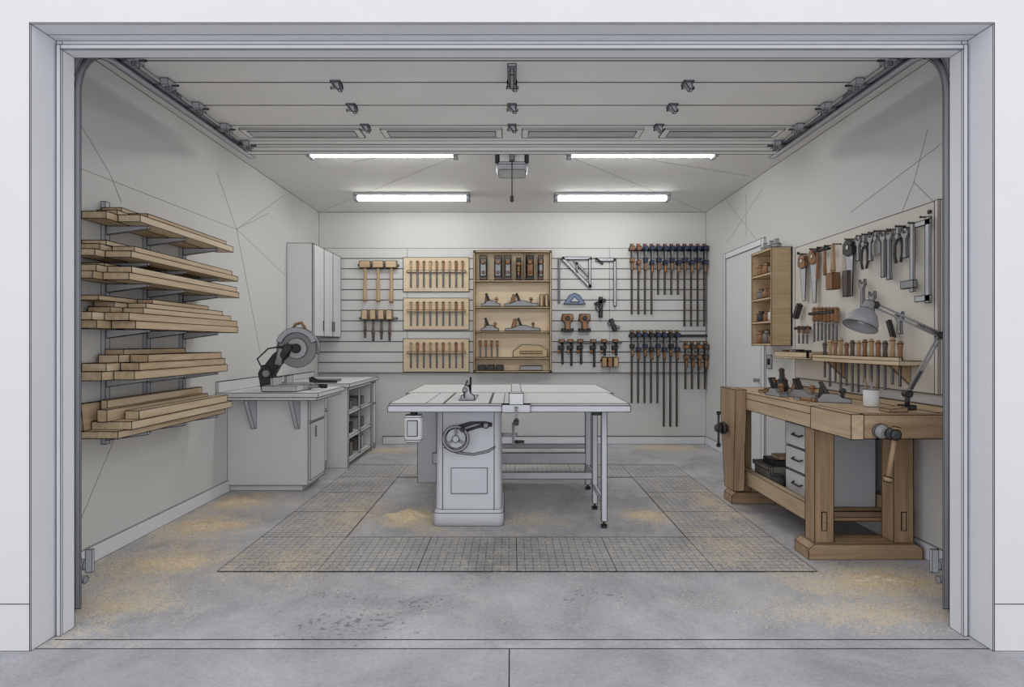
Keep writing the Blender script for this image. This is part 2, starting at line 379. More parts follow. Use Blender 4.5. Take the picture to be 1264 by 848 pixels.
b.hexa([(XL+.035,3.46,.865),(XL+.075,3.46,.865),(XL+.075,4.6,.865),(XL+.035,4.6,.865),(XL+.035,3.46,1.03),(XL+.06,3.46,1.03),(XL+.06,4.6,1.03),(XL+.035,4.6,1.03)],P1)
b.box(XL+.08,XL+.12,3.6,4.7,.915,1.04,P2); b.box(XL+.13,XL+.19,3.5,4.66,.915,.99,P1); b.box(XL+.22,XL+.31,3.62,4.74,.915,.97,P2); b.done()
# ---------------------------------------------------------------- left cabinets
b=B('miter_saw_station',.0022)
b.box(XL,-1.93,5.36,5.82,.06,.90,CAB); b.box(XL,-1.99,5.40,5.82,0,.06,CAB)
b.box(-1.93,-1.915,5.39,5.80,.66,.88,CAB); b.box(-1.93,-1.915,5.39,5.80,.10,.64,CAB); b.cyl((-1.90,5.5,.60),(-1.90,5.5,.5),.006,DARK,n=6)
b.box(XL,-1.76,5.15,5.95,.91,.95,CAB); b.box(XL,-1.78,5.17,5.9,.88,.91,CAB)
b.box(XL,XL+.02,5.15,6.30,.95,1.05,CAB)
for x in(-2.45,-2.04):
    b.ext([(5.36,.88),(5.19,.88),(5.19,.85),(5.33,.60),(5.36,.60)],'yz',x,x+.035,TRK)
b.box(XL,-2.08,5.82,6.35,.05,.86,CAB); b.box(-2.08,-2.06,5.86,6.32,.68,.84,CAB); b.box(-2.08,-2.06,5.86,6.32,.10,.65,CAB)
b.box(XL,-2.03,5.95,6.31,.86,.90,CAB); b.cyl((-2.04,6.0,.77),(-2.04,6.15,.77),.007,DARK,n=6)
b.done()
b=B('base_cabinet',.0026)
X0=-1.84
b.box(XL,X0,6.36,6.40,.0,.91,CAB); b.box(XL,X0,7.38,7.42,0,.91,CAB); b.box(XL,X0,7.60,7.64,0,.91,CAB)
b.box(XL,X0-.5,6.40,7.6,.0,.91,CABB,False)
for z in(.05,.32,.60,.87): b.box(X0-.5,X0,6.40,7.38,z,z+.03,CAB)
b.box(X0-.5,X0,7.42,7.60,.05,.9,CAB); b.box(X0-.02,X0,6.86,6.89,.08,.87,CAB)
b.box(XL,X0+.03,6.32,7.66,.91,.95,CAB); b.box(XL,XL+.02,6.32,7.66,.95,1.02,CAB)
b.box(X0,X0+.015,7.44,7.58,.62,.88,CAB); b.box(X0,X0+.015,7.44,7.58,.08,.60,CAB)
for z,k in((.35,.12),(.63,.1),(.08,.16)):
    for y in(6.5,6.64,7.0,7.15): b.box(X0-.3,X0-.06,y,y+.11,z,z+k,random.choice([CRATE,DARK,STEEL,SILV]))
b.done()
b=B('upper_cabinet',.0026)
b.box(XL,-2.385,6.77,7.84,1.48,2.60,CAB)
for y0,y1 in((6.78,7.13),(7.14,7.48),(7.49,7.83)):
    b.box(-2.385,-2.365,y0,y1,1.49,2.59,CAB)
for y in(7.10,7.45,7.52): b.cyl((-2.355,y,1.56),(-2.355,y,1.68),.008,DARK,n=6)
b.done()
# miter saw
b=B('miter_saw',.0018); cz=.952; cx=-2.13; cy=5.5
b.lathe([(.17,0),(.175,.01),(.17,.05),(.15,.06)],(cx,cy,cz),(0,0,1),STEEL,24,(0,2,3))
b.box(cx-.18,cx+.14,cy-.27,cy+.22,cz+.005,cz+.055,SILV)
for y0,y1 in((cy-.27,cy-.05),(cy+.05,cy+.22)): b.box(cx-.10,cx-.08,y0,y1,cz+.055,cz+.13,SILV)
b.box(cx+.05,cx+.26,cy-.035,cy+.035,cz+.02,cz+.05,STEEL); b.lathe([(.012,0),(.022,.02),(.022,.07),(.01,.08)],(cx+.26,cy,cz+.035),(1,0,0),BLACK,10,(1,2))
b.ext([(cx-.28,cz+.0),(cx-.16,cz),(cx-.16,cz+.09),(cx-.20,cz+.22),(cx-.27,cz+.24),(cx-.31,cz+.16)],'xz',cy-.05,cy+.05,DARK)
bc=(cx+.05,cz+.40)
b.ext([(cx-.27,cz+.13),(cx-.19,cz+.12),(cx-.12,cz+.24),(cx-.02,cz+.33),(cx+.02,cz+.44),(cx-.06,cz+.44),(cx-.18,cz+.34),(cx-.27,cz+.22)],'xz',cy-.03,cy+.05,DARK)
b.cyl((cx-.23,cy-.07,cz+.16),(cx-.23,cy+.07,cz+.16),.035,STEEL,n=14)
b.ext(circ(bc[0],bc[1],.185,0,360,40)[:-1],'xz',cy-.012,cy-.008,STEEL)
b.ext(circ(bc[0],bc[1],.20,-15,195,26)+[(bc[0]-.12,bc[1]-.02),(bc[0]+.10,bc[1]+.0)],'xz',cy-.006,cy+.05,STEEL)
b.ext(circ(bc[0],bc[1],.205,20,160,20)+circ(bc[0],bc[1],.155,160,20,20),'xz',cy-.035,cy-.014,TRK)
b.ext(circ(bc[0],bc[1],.10,0,360,24)[:-1],'xz',cy-.03,cy-.014,SILV); b.ext(circ(bc[0],bc[1],.045,0,360,16)[:-1],'xz',cy-.05,cy-.03,DARK)
b.cyl((bc[0]-.03,cy+.05,bc[1]+.02),(bc[0]-.03,cy+.24,bc[1]+.02),.062,DARK,n=18); b.cyl((bc[0]-.16,cy-.06,bc[1]-.10),(bc[0]-.05,cy-.06,bc[1]+.03),.035,DARK,n=12)
b.cyl((bc[0]-.16,cy-.08,bc[1]-.16),(bc[0]-.13,cy-.06,bc[1]+.0),.028,STEEL,n=12)
b.tube([(bc[0]-.05,cy,bc[1]+.18),(bc[0]-.02,cy,bc[1]+.235),(bc[0]+.04,cy,bc[1]+.25),(bc[0]+.07,cy,bc[1]+.20),(bc[0]+.06,cy,bc[1]+.16)],.016,HAND,8)
b.tube([(cx-.27,cy-.04,cz+.2),(cx-.31,cy-.07,cz+.3),(cx-.2,cy-.08,cz+.40),(cx-.08,cy-.06,cz+.42)],.008,BLACK,6)
b.done()
b=B('push_stick'); b.ext([(-2.3,.952),(-2.0,.952),(-2.0,.97),(-2.2,.975),(-2.28,1.02),(-2.31,1.0)],'xz',6.45,6.48,DARK); b.done()
b=B('saw_blade_case'); b.box(-2.35,-2.05,6.6,6.8,.952,.975,STEEL); b.done()
# ---------------------------------------------------------------- slat wall
YS=7.86; PX=89.1
def bx(px): return (px-632)/PX
def bz(py): return EYE-(py-424)/PX
b=B('slatwall_panel',.0021)
z0,z1=.99,2.72; n=12; h=(z1-z0)/n
b.box(XL,XR-.01,YS+.02,YB,z0,z1,GROOVE,False)
for i in range(n): b.box(XL,XR-.01,YS,YS+.03,z0+h*i+.007,z0+h*(i+1),SLAT)
for x in(-1.45,-.02,1.35): b.line((x,YS,z0),(x,YS,z1))
b.done()
def T(px,py,Y=YS,rot=0): return Matrix.Translation((bx(px),Y,bz(py)))@Matrix.Rotation(rot,4,'Y')
def TR(px,py,X=2.655,rot=0):
    Y=2.63*F/(px-632); return Matrix.Translation((X,Y,EYE-(py-424)*Y/F))@Matrix.Rotation(-math.pi/2,4,'Z')@Matrix.Rotation(rot,4,'Y')
def chisel(b,h,w=.018,m=HAND):
    hh=h*.42
    b.lathe([(w*.55,0),(w*.9,.01),(w*.75,hh*.5),(w*.95,hh*.85),(w*.5,hh)],(0,-.03,-hh),(0,0,1),m,8,(0,3))
    b.cyl((0,-.03,-hh-.02),(0,-.03,-hh),w*.5,STEEL,n=8,ink=False)
    b.box(-w*.36,w*.36,-.034,-.027,-h,-hh-.02,STEEL)
def mallet(b,h,hw=.13,hh=.08,hd=.06,hm=HANDL,m=HANDL,up=True,r=.018):
    z=-hh if up else -h
    b.box(-hw/2,hw/2,-.02-hd,-.02,z,z+hh,hm)
    za,zb=((-h,-hh) if up else (-h+hh,0))
    b.lathe([(r*.8,0),(r*1.2,.02),(r,(zb-za)*.4),(r*.8,(zb-za)*.9),(r*.8,zb-za)],(0,-.02-hd/2,za),(0,0,1),m,8,(1,))
def hammer(b,h,m=HAND):
    b.cyl((-.055,-.045,-.02),(.02,-.045,-.02),.016,DARK,n=10); b.ext([(.02,-.005),(.07,-.025),(.065,-.035),(.02,-.035)],'xz',-.057,-.033,DARK)
    b.lathe([(.012,0),(.016,.03),(.011,h*.5),(.010,h-.03)],(0,-.045,-h),(0,0,1),m,8)
def barclamp(b,L_,hm=NAVY,hm2=HAND,sl=.22):
    b.box(-.010,.010,-.05,-.035,-L_,0,BARM)
    b.box(-.028,.028,-.13,-.03,-.07,-.015,hm)
    b.box(-.026,.026,-.12,-.032,-sl-.05,-sl,hm); b.cyl((0,-.10,-sl),(0,-.10,-.07),.007,STEEL,n=6,ink=False)
    b.lathe([(.008,0),(.018,.01),(.015,.06),(.018,.10),(.010,.12)],(0,-.10,-sl-.17),(0,0,1),hm2,8,(1,3))
    b.box(-.02,.02,-.055,-.03,-.005,.025,hm2)
def handplane(b,Lp=.36,m=HAND):
    b.ext([(-Lp/2,0),(Lp/2,0),(Lp/2,.025),(Lp*.28,.035),(.04,.06),(-.05,.06),(-Lp*.3,.03),(-Lp/2,.022)],'xz',-.10,-.035,STEEL)
    b.ext([(-Lp*.33,.02),(-Lp*.18,.02),(-Lp*.19,.06),(-Lp*.16,.12),(-Lp*.24,.13),(-Lp*.28,.09)],'xz',-.08,-.055,m)
    b.ext([(-.03,.05),(.0,.04),(-.05,.14),(-.075,.135)],'xz',-.09,-.045,DARK)
    b.lathe([(.012,0),(.012,.02),(.024,.045),(.018,.065),(.005,.07)],(Lp*.30,-.068,.03),(0,0,1),m,10,(2,))
b=B('wooden_mallet_row')
for x,h in((452,.56),(468,.57),(484,.58)):
    b.M=T(x,323); mallet(b,h,.15,.09,.07,PINEX,HANDL,r=.024)
b.M=T(446,322); b.box(-.03,.52,-.045,0,-.075,-.055,STEEL)
b.M=Matrix.Identity(4); b.done()
b=B('carving_mallet_row')
for x,h in((452,.38),(462,.42),(472,.40),(482,.42)):
    b.M=T(x,383); b.box(-.040,.040,-.10,-.03,-.13,.0,PINEX); b.lathe([(.016,0),(.021,.1),(.014,h-.13)],(0,-.06,-h),(0,0,1),BARM,8,(0,1))
b.M=T(446,392); b.box(-.02,.5,-.03,0,-.02,0,STEEL)
b.M=Matrix.Identity(4); b.done()
for (ya,yb,n) in((318,360,9),(368,407,9),(418,459,9)):
    b=B('chisel_rack')
    b.box(bx(498),bx(579),YS-.018,YS,bz(yb),bz(ya),PLY)
    zc=(ya+yb)/2
    b.box(bx(503),bx(575),YS-.05,YS-.018,bz(zc)-.012+.04,bz(zc)+.012+.04,PLY)
    for i in range(n):
        b.M=T(508+i*7.9,ya+4,YS-.015); chisel(b,(yb-ya-9)/PX,.024 if i%2 else .020,HAND if i%3 else HANDL)
    b.M=Matrix.Identity(4); b.done()
b=B('hand_plane_cabinet')
xa,xb=bx(585),bx(680); za,zb=bz(459),bz(311); D=.12
b.box(xa,xb,YS-.015,YS,za,zb,PLY,False)
b.box(xa,xa+.022,YS-D,YS,za,zb,PINEX); b.box(xb-.022,xb,YS-D,YS,za,zb,PINEX); b.box(xa,xb,YS-D,YS,zb-.022,zb,PINEX); b.box(xa,xb,YS-D,YS,za,za+.022,PINEX)
for y in (347,379,409,441): b.box(xa+.022,xb-.022,YS-D,YS-.015,bz(y)-.02,bz(y),PINEX)
b.box(bx(647),bx(647)+.015,YS-D,YS-.015,bz(347),zb-.02,PINEX)
b.done()
b=B('hand_plane_set')
for x,w in((597,.10),(615,.10),(627,.09),(640,.06),(654,.10),(667,.07)):
    b.M=T(x,346.5,YS-.02); h=.33 if x!=640 else .3
    b.box(-w/2,w/2,-.09,-.03,.0,h,BARM if x%2 else DARK); b.box(-w/2+.012,w/2-.012,-.11,-.09,.05,h-.05,STEEL if x%2 else HAND); b.lathe([(.014,0),(.03,.03),(.02,.06)],(0,-.09,h*.72),(0,-1,0),HAND,8,(1,)); b.cyl((0,-.12,h*.3),(0,-.09,h*.3),.02,HAND,n=8)
for (x,y,l) in((606,378.5,.26),(643,378.5,.46),(605,408.5,.24),(645,408.5,.48)):
    b.M=T(x,y,YS-.025)@Matrix.Scale(1.25,4,(0,0,1)); handplane(b,l)
for i,x in enumerate((668,674)):
    b.M=T(x,378.5,YS-.03); b.box(-.02,.02,-.08,-.02,0,.16,HANDL)
for i,x in enumerate((593,600,607,614)):
    b.M=T(x,420,YS-.03); chisel(b,.225,.022)
b.M=T(655,440.5,YS-.03); b.ext([(-.24,0),(.22,0),(.22,.10),(.12,.16),(-.12,.17),(-.24,.08)],'xz',-.09,-.03,PINEX); b.box(-.15,.15,-.1,-.09,.05,.08,HANDL)
for x in(595,606,617): 
    b.M=T(x,456.6,YS-.03); b.box(-.05,.05,-.09,-.03,0,.07,DARK)
b.M=T(655,456.6,YS-.03); b.box(-.15,.15,-.09,-.03,0,.06,STEEL)
b.M=Matrix.Identity(4); b.done()
def bar(b,p,q,w,m,y0=-.03,y1=-.02):
    p=Vector(p);q=Vector(q);d=(q-p).normalized();n=Vector((-d.y,d.x))*w/2
    b.ext([tuple(p+n),tuple(q+n),tuple(q-n),tuple(p-n)],'xz',y0,y1,m)
b=B('rafter_square'); b.M=T(694,319)
bar(b,(0,0),(.40,0),.035,SILV); bar(b,(.38,0),(.38,-.40),.03,SILV); bar(b,(0,0),(.39,-.40),.04,SILV); bar(b,(.16,-.03),(.36,-.24),.02,SILV); bar(b,(.2,-.02),(.2,-.2),.02,SILV)
b.M=Matrix.Identity(4); b.done()
b=B('framing_square'); b.M=T(735,319); bar(b,(0,-.02),(.27,-.02),.04,SILV); bar(b,(.265,0),(.265,-.66),.035,SILV); bar(b,(0,0),(.1,-.08),.02,DARK); b.M=Matrix.Identity(4); b.done()
b=B('try_square'); b.M=T(690,319); bar(b,(0,0),(0,-.62),.02,STEEL); b.M=Matrix.Identity(4); b.done()
b=B('combination_square'); b.M=T(741,367); bar(b,(0,0),(0,-.28),.045,DARK,-.05,-.02); bar(b,(-.08,-.10),(.06,-.04),.04,DARK,-.05,-.02); bar(b,(-.06,-.14),(-.01,-.2),.03,STEEL,-.05,-.02); b.M=Matrix.Identity(4); b.done()
b=B('protractor'); b.M=T(709,362); b.ext([(-.15,-.15),(.15,-.15),(.07,-.03),(0,0),(-.07,-.03)],'xz',-.035,-.015,BLUE); b.ext([(-.06,-.12),(.06,-.12),(.0,-.05)],'xz',-.042,-.035,SILV); b.M=Matrix.Identity(4); b.done()
for x in(700,721):
    b=B('router_plane')
    b.M=T(x,388); b.ext([(-.07,0),(.07,0),(.08,-.07),(.03,-.10),(.035,-.21),(-.03,-.21),(-.035,-.12),(-.08,-.08)],'xz',-.09,-.02,HAND); b.ext(circ(0,-.06,.03,0,360,12)[:-1],'xz',-.1,-.09,DARK); b.box(-.08,.08,-.07,-.02,-.24,-.20,DARK)
    b.M=Matrix.Identity(4); b.done()
b=B('bevel_gauge'); b.M=T(757,394); bar(b,(-.04,0),(.02,-.16),.05,DARK,-.05,-.02); bar(b,(-.08,-.05),(.08,-.12),.03,STEEL); b.M=Matrix.Identity(4); b.done()
b=B('f_clamp_row')
b.M=T(692,422); b.box(-.02,.84,-.03,0,-.02,0,STEEL)
for x,h in((694,.34),(705,.36),(717,.34),(733,.38),(746,.22),(760,.22)):
    b.M=T(x,419); b.box(-.012,.012,-.05,-.035,-h,0,DARK); b.box(-.05,.02,-.08,-.03,-.04,0,HAND); b.box(-.06,.02,-.07,-.03,-.13,-.09,DARK); b.lathe([(.008,0),(.018,.02),(.016,.06),(.008,.07)],(-.045,-.05,-.20),(0,0,1),HAND,8,(1,2))
b.M=Matrix.Identity(4); b.done()
b=B('hand_screw_clamp')
for x in(745,752,759): b.M=T(x,441); b.box(-.032,.032,-.09,-.02,-.13,0,HANDL if x!=752 else HAND)
b.M=T(741,444); b.box(0,.24,-.06,-.0,-.02,0,DARK); b.M=Matrix.Identity(4); b.done()
b=B('bar_clamp_rack',.0024)
for i in range(12):
    x=779+i*8.1; yb=388 if i<4 else (364 if i<8 else 403)
    b.M=T(x,304); barclamp(b,(yb-304)/PX,(HAND if i<2 else NAVY),HAND,.18+.03*(i%2))
for i in range(8):
    x=779+i*7.9; yb=497 if i<5 else 526
    b.M=T(x,410); barclamp(b,(yb-410)/PX,(NAVY if i%3 else DARK),HAND,.17+.04*(i%2))
for i in range(4):
    x=845+i*8; b.M=T(x,424); barclamp(b,(480-424)/PX,BARM if i%2 else HAND,HAND,.16)
b.M=Matrix.Identity(4)
for y in(308,414): b.box(bx(776),bx(872),YS-.03,YS,bz(y)-.02,bz(y)+.01,DARK)
b.done()
# ---------------------------------------------------------------- right wall door etc
b=B('door_1',.0022)
ya,yb=6.10,7.12; zt=2.46
b.box(XR-.02,XR,ya-.07,ya,0,zt+.07,TRIM); b.box(XR-.02,XR,yb,yb+.07,0,zt+.07,TRIM); b.box(XR-.02,XR,ya,yb,zt,zt+.07,TRIM)
b.box(XR-.008,XR,ya,yb,0,zt,CAB)
b.cyl((XR-.06,ya+.08,1.0),(XR,ya+.08,1.0),.02,STEEL); b.done()
b=B('light_switch'); b.box(XR-.012,XR,5.88,5.98,1.14,1.28,SILV); b.box(XR-.02,XR-.012,5.91,5.95,1.18,1.24,DARK); b.done()
b=B('open_shelf_box')
X1=2.50; ya,yb=5.46,5.92; za,zb=1.38,2.33
b.box(X1,XR,ya,ya+.022,za,zb,PINEX); b.box(X1,XR,yb-.022,yb,za,zb,PINEX); b.box(XR-.015,XR,ya,yb,za,zb,PLY,False)
for z in(za,1.60,1.83,2.07,zb-.022): b.box(X1,XR-.015,ya+.022,yb-.022,z,z+.022,PINEX)
b.done()
b=B('finish_jar_row')
for z in(1.402,1.622,1.852,2.092):
    for y in(5.56,5.69,5.82):
        r=.036+.01*random.random(); hh=.09+.05*random.random()
        b.lathe([(r,0),(r,hh*.75),(r*.6,hh*.85),(r*.6,hh)],(2.56,y,z),(0,0,1),random.choice([CRATE,DARK,SILV,CAB,HAND]),10,(0,1,3))
for y in(5.55,5.66,5.8): b.lathe([(.04,0),(.045,.04),(.025,.06),(.02,.09)],(2.59,y,2.331),(0,0,1),random.choice([DARK,STEEL,CRATE]),10,(0,1,3))
b.done()
b=B('tool_panel',.002); b.box(2.672,XR-.001,3.54,5.35,1.08,2.30,PANEL); b.box(2.66,2.672,3.54,3.57,1.08,2.30,PANEL)
b.cyl((2.66,3.62,2.24),(2.673,3.62,2.24),.012,DARK,n=8); b.cyl((2.66,5.28,2.24),(2.673,5.28,2.24),.012,DARK,n=8)
b.done()
def handsaw(b,L_,m=HAND):
    b.ext([(-.05,-.09),(.06,-.09),(.045,-L_),(-.0,-L_)],'xz',-.022,-.018,SILV)
    b.ext([(-.06,-.10),(-.055,-.03),(-.02,0),(.03,-.01),(.06,-.03),(.04,-.05),(.065,-.07),(.06,-.12),(.0,-.13)],'xz',-.033,-.008,m)
    b.ext(circ(0,-.06,.02,0,360,10)[:-1],'xz',-.036,-.033,PANEL)
def pliers(b,L_,m):
    b.ext([(-.012,0),(.012,0),(.022,-L_*.25),(-.022,-L_*.25)],'xz',-.04,-.02,STEEL)
    b.cyl((0,-.045,-L_*.27),(0,-.018,-L_*.27),.022,STEEL,n=10)
    for s in(-1,1): b.tube([(s*.005,-.03,-L_*.3),(s*.035,-.03,-L_*.5),(s*.038,-.03,-L_*.8),(s*.022,-.03,-L_)],.010,m,8)
def wrench(b,L_,m=STEEL):
    b.ext([(-.03,0),(-.012,-.03),(.012,-.03),(.03,0),(.035,-.04),(.013,-.07),(.016,-L_+.03),(.02,-L_),(-.02,-L_),(-.016,-L_+.03),(-.013,-.07),(-.035,-.04)],'xz',-.04,-.025,m)
b=B('hanging_hand_tools',.0018)
def len_(px,a,c): return (c-a)*(2.63*F/(px-632))/F
for px,a,c,k in [(990,314,372,'saw'),(1003,308,374,'saw'),(1012,306,345,'ham'),(1021,304,340,'ham'),(1032,302,357,'mal'),(1047,296,366,'dsaw'),(1061,292,322,'wr'),(1068,290,332,'pl'),(1076,288,322,'wr'),(1083,286,316,'pl2'),(1092,286,342,'wr'),(1099,284,345,'wr'),(1110,280,324,'pl'),(1119,282,318,'wr'),(1126,276,360,'sq'),(1141,269,374,'sq2')]:
    b.M=TR(px,a); h=len_(px,a,c)
    if k=='saw': handsaw(b,h)
    elif k=='dsaw': handsaw(b,h,DARK); b.box(-.03,.03,-.05,-.02,-h,-h+.2,BARM)
    elif k=='ham': hammer(b,h)
    elif k=='mal': mallet(b,h,.09,.13,.06,HAND,HANDL,False)
    elif k=='wr': wrench(b,h)
    elif k=='pl': pliers(b,h,DARK)
    elif k=='pl2': pliers(b,h,STEEL)
    elif k=='sq': bar(b,(0,0),(0,-h),.03,SILV,-.03,-.018); bar(b,(-.09,-h+.05),(.03,-h+.05),.05,STEEL,-.04,-.015)
    else: bar(b,(.03,0),(.03,-h),.035,SILV,-.03,-.018); bar(b,(-.08,-h+.03),(.05,-h+.03),.035,SILV,-.03,-.018); bar(b,(-.08,-.03),(.05,-.03),.03,SILV,-.03,-.018)
    b.cyl((0,-.05,.005),(0,.017,.005),.006,DARK,n=6)
b.M=TR(988,376,rot=.6); b.box(-.02,.02,-.05,-.01,-.14,0,DARK)
b.M=TR(985,404); b.box(-.02,.18,-.05,0,-.02,0,DARK)
for i in range(3): b.M=TR(987+i*5,402); chisel(b,.16,.018)
for i in range(7): b.M=TR(1006+i*4.6,379); chisel(b,.30-.01*(i%3),.022,HAND)
b.M=TR(1003,386); b.box(-.02,.36,-.05,-.02,-.02,0,DARK)
b.M=TR(1096,396); bar(b,(0,0),(.05,-.12),.03,DARK,-.03,-.01)
for px,a,c in((1066,345,385),(1078,360,392),(1112,385,412)):
    b.M=TR(px,a); wrench(b,len_(px,a,c),STEEL)
b.M=Matrix.Identity(4); b.done()
b=B('chisel_shelf',.0018)
b.box(2.50,2.672,3.66,4.72,1.255,1.285,PINEY2); b.box(2.50,2.515,3.66,4.72,1.285,1.31,PINEY2)
for y in(3.8,4.55): b.ext([(2.672,1.12),(2.672,1.255),(2.53,1.255)],'xz',y,y+.02,PINEY)
for i in range(13):
    y=3.74+i*.075; top=.12+.05*random.random(); below=.12+.10*random.random(); m=[HAND,HANDL,BARM,HAND,HANDL][i%5]
    b.M=Matrix.Translation((2.59,y,1.285+top))@Matrix.Rotation(-math.pi/2,4,'Z')
    w=.018
    b.lathe([(w*.6,0),(w,.01),(w*.75,top*.5),(w*1.05,top*.85),(w*.6,top)],(0,-.03,-top),(0,0,1),m,8,(1,3))
    b.box(-.007,.007,-.034,-.027,-top-.03-below,-top-.03,STEEL)
b.M=Matrix.Identity(4)
b.done()
b=B('tool_tray',.0018)
b.box(2.50,2.672,4.80,5.40,1.265,1.28,PINEY2); b.box(2.50,2.512,4.80,5.40,1.28,1.325,PINEY2); b.box(2.50,2.672,4.80,4.815,1.28,1.325,PINEY2)
for y in(4.88,5.0,5.12,5.26): b.box(2.54,2.64,y,y+.07,1.28,1.30+.06*random.random(),random.choice([DARK,STEEL,HAND]))
b.done()
# ---------------------------------------------------------------- workbench
b=B('workbench',.0020)
WX0,WX1,WY0,WY1,WZ=1.95,2.67,3.26,5.29,.99
b.box(WX0,WX1-.16,WY0+.05,WY1,WZ-.05,WZ,BENY); b.box(WX1-.03,WX1,WY0+.06,WY1,WZ-.05,WZ+.02,BENY); b.box(WX1-.16,WX1-.03,WY0+.1,WY1-.1,WZ-.05,WZ-.02,BENY)
b.box(WX1-.16,WX1-.03,WY0+.05,WY0+.1,WZ-.05,WZ,BENY); b.box(WX1-.16,WX1-.03,WY1-.1,WY1,WZ-.05,WZ,BENY)
b.box(WX0,WX0+.045,WY0+.42,WY1,WZ-.14,WZ-.05,BENY)
b.box(WX0+.06,WX1,WY0-.02,WY0+.05,WZ-.135,WZ+.002,BENX)
b.box(WX0-.012,WX0+.06,WY0-.02,WY0+.42,WZ-.14,WZ+.004,BENY)
b.box(WX0+.05,WX1-.03,WY1-.06,WY1,WZ-.13,WZ-.05,BENX)
b.box(WX1-.045,WX1,WY0+.06,WY1-.06,WZ-.12,WZ-.05,BENY)
for i in range(10): b.box(WX0+.09,WX0+.11,WY0+.5+i*.15,WY0+.52+i*.15,WZ-.001,WZ+.0015,DARK,False)
for y in(3.70,4.98):
    b.ext([(1.92,0),(2.66,0),(2.66,.07),(2.62,.10),(1.96,.10),(1.92,.07)],'xz',y-.03,y+.15,BENX)
    b.box(1.975,2.10,y,y+.12,.10,WZ-.05,BENZ); b.box(2.49,2.62,y,y+.12,.10,WZ-.05,BENZ)
    b.box(2.10,2.49,y+.02,y+.10,.80,.93,BENX)
    b.box(2.02,2.05,y-.004,y,.18,.30,BENX,True); b.box(2.54,2.57,y-.004,y,.18,.30,BENX,True)
b.box(1.99,2.05,3.82,4.98,.20,.32,BENY); b.box(2.625,2.66,3.82,4.98,.20,.32,BENY)
for i in range(8): b.box(2.05,2.625,3.83+i*.145,3.96+i*.145,.20,.225,BENX)
b.ext([(4.76,.16),(4.96,.16),(5.00,.45),(5.05,.80),(5.05,WZ+.025),(4.72,WZ+.025),(4.72,.80),(4.75,.5)],'yz',1.86,1.95,BENZ)
b.cyl((1.77,4.90,.67),(1.86,4.90,.67),.022,DARK,n=12); b.lathe([(.05,0),(.055,.02),(.03,.05)],(1.81,4.90,.67),(1,0,0),DARK,14,(0,1)); b.lathe([(.028,0),(.036,.02),(.036,.05),(.02,.06)],(1.755,4.90,.67),(1,0,0),DARK,12,(1,2))
b.cyl((1.785,4.90,.52),(1.785,4.90,.80),.010,DARK,n=8)
b.cyl((1.785,4.90,.51),(1.785,4.90,.53),.018,DARK,n=8); b.cyl((1.785,4.90,.79),(1.785,4.90,.81),.018,DARK,n=8)
b.box(1.94,1.975,4.98,5.08,.14,.20,BENX)
b.cyl((2.10,3.10,.90),(2.10,3.25,.90),.018,STEEL,n=12); b.lathe([(.042,0),(.042,.02),(.025,.05)],(2.10,3.24,.90),(0,-1,0),STEEL,14,(0,1)); b.lathe([(.028,0),(.034,.02),(.03,.06),(.015,.07)],(2.10,3.16,.90),(0,-1,0),DARK,12,(1,2))
b.cyl((2.115,3.12,.93),(2.055,3.10,.66),.012,BENZ,n=8); b.cyl((2.117,3.12,.94),(2.112,3.12,.915),.02,BENZ,n=8); b.cyl((2.057,3.10,.67),(2.051,3.10,.645),.020,BENZ,n=8)
b.done()
b=B('drawer_unit',.0020)
b.box(2.19,2.61,4.07,4.50,.226,.80,CABB)
for i in range(3):
    z=.245+i*.185; b.box(2.165,2.19,4.085,4.485,z,z+.17,CAB); b.tube([(2.165,4.22,z+.10),(2.14,4.23,z+.09),(2.14,4.34,z+.09),(2.165,4.35,z+.10)],.007,DARK,6)
b.done()
b=B('storage_crate',.0018)
b.box(2.10,2.50,4.60,4.90,.226,.236,CRATE)
for a in((2.10,2.12,4.60,4.90),(2.48,2.50,4.60,4.90),(2.12,2.48,4.60,4.62),(2.12,2.48,4.88,4.90)): b.box(*a,.236,.40,CRATE)
b.box(2.08,2.10,4.60,4.90,.37,.40,CRATE); b.box(2.15,2.45,4.65,4.85,.24,.44,DARK); b.box(2.2,2.4,4.68,4.8,.44,.47,HANDL)
b.done()
b=B('paint_can',.0018); b.lathe([(.05,0),(.06,.05),(.05,.12),(.03,.13)],(2.12,4.53,.227),(0,0,1),DARK,12,(1,2)); b.done()
def local(x,y,z,rot): return Matrix.Translation((x,y,z+.002))@Matrix.Rotation(rot,4,'Z')
b=B('hand_plane',.0015); b.M=local(2.20,4.30,WZ,math.radians(-70))@Matrix.Translation((0,.07,0)); handplane(b,.30); b.M=Matrix.Identity(4); b.done()
b=B('hand_plane',.0015); b.M=local(2.22,3.95,WZ,math.radians(-25))@Matrix.Translation((0,.07,0)); handplane(b,.24,DARK); b.M=Matrix.Identity(4); b.done()
b=B('carving_mallet',.0016); b.lathe([(.05,0),(.06,.03),(.045,.09),(.02,.11),(.018,.16),(.028,.18),(.01,.20)],(2.32,4.88,WZ+.002),(0,0,1),DARK,14,(0,1,2)); b.done()
b=B('glue_bottle',.0016); b.lathe([(.035,0),(.035,.08),(.012,.11),(.008,.15)],(2.42,5.05,WZ+.002),(0,0,1),HAND,12,(0,1)); b.done()
b=B('sanding_block',.0016); b.box(2.38,2.44,4.66,4.78,WZ+.002,WZ+.03,HANDL); b.done()
b=B('marking_gauge',.0016); b.box(2.08,2.14,4.60,4.68,WZ+.002,WZ+.04,HAND); b.box(2.02,2.22,4.63,4.65,WZ+.012,WZ+.03,HANDL); b.done()
b=B('block_plane',.0016); b.M=local(2.06,4.42,WZ,math.radians(-80))@Matrix.Translation((0,.07,0)); handplane(b,.18,HAND); b.M=Matrix.Identity(4); b.done()
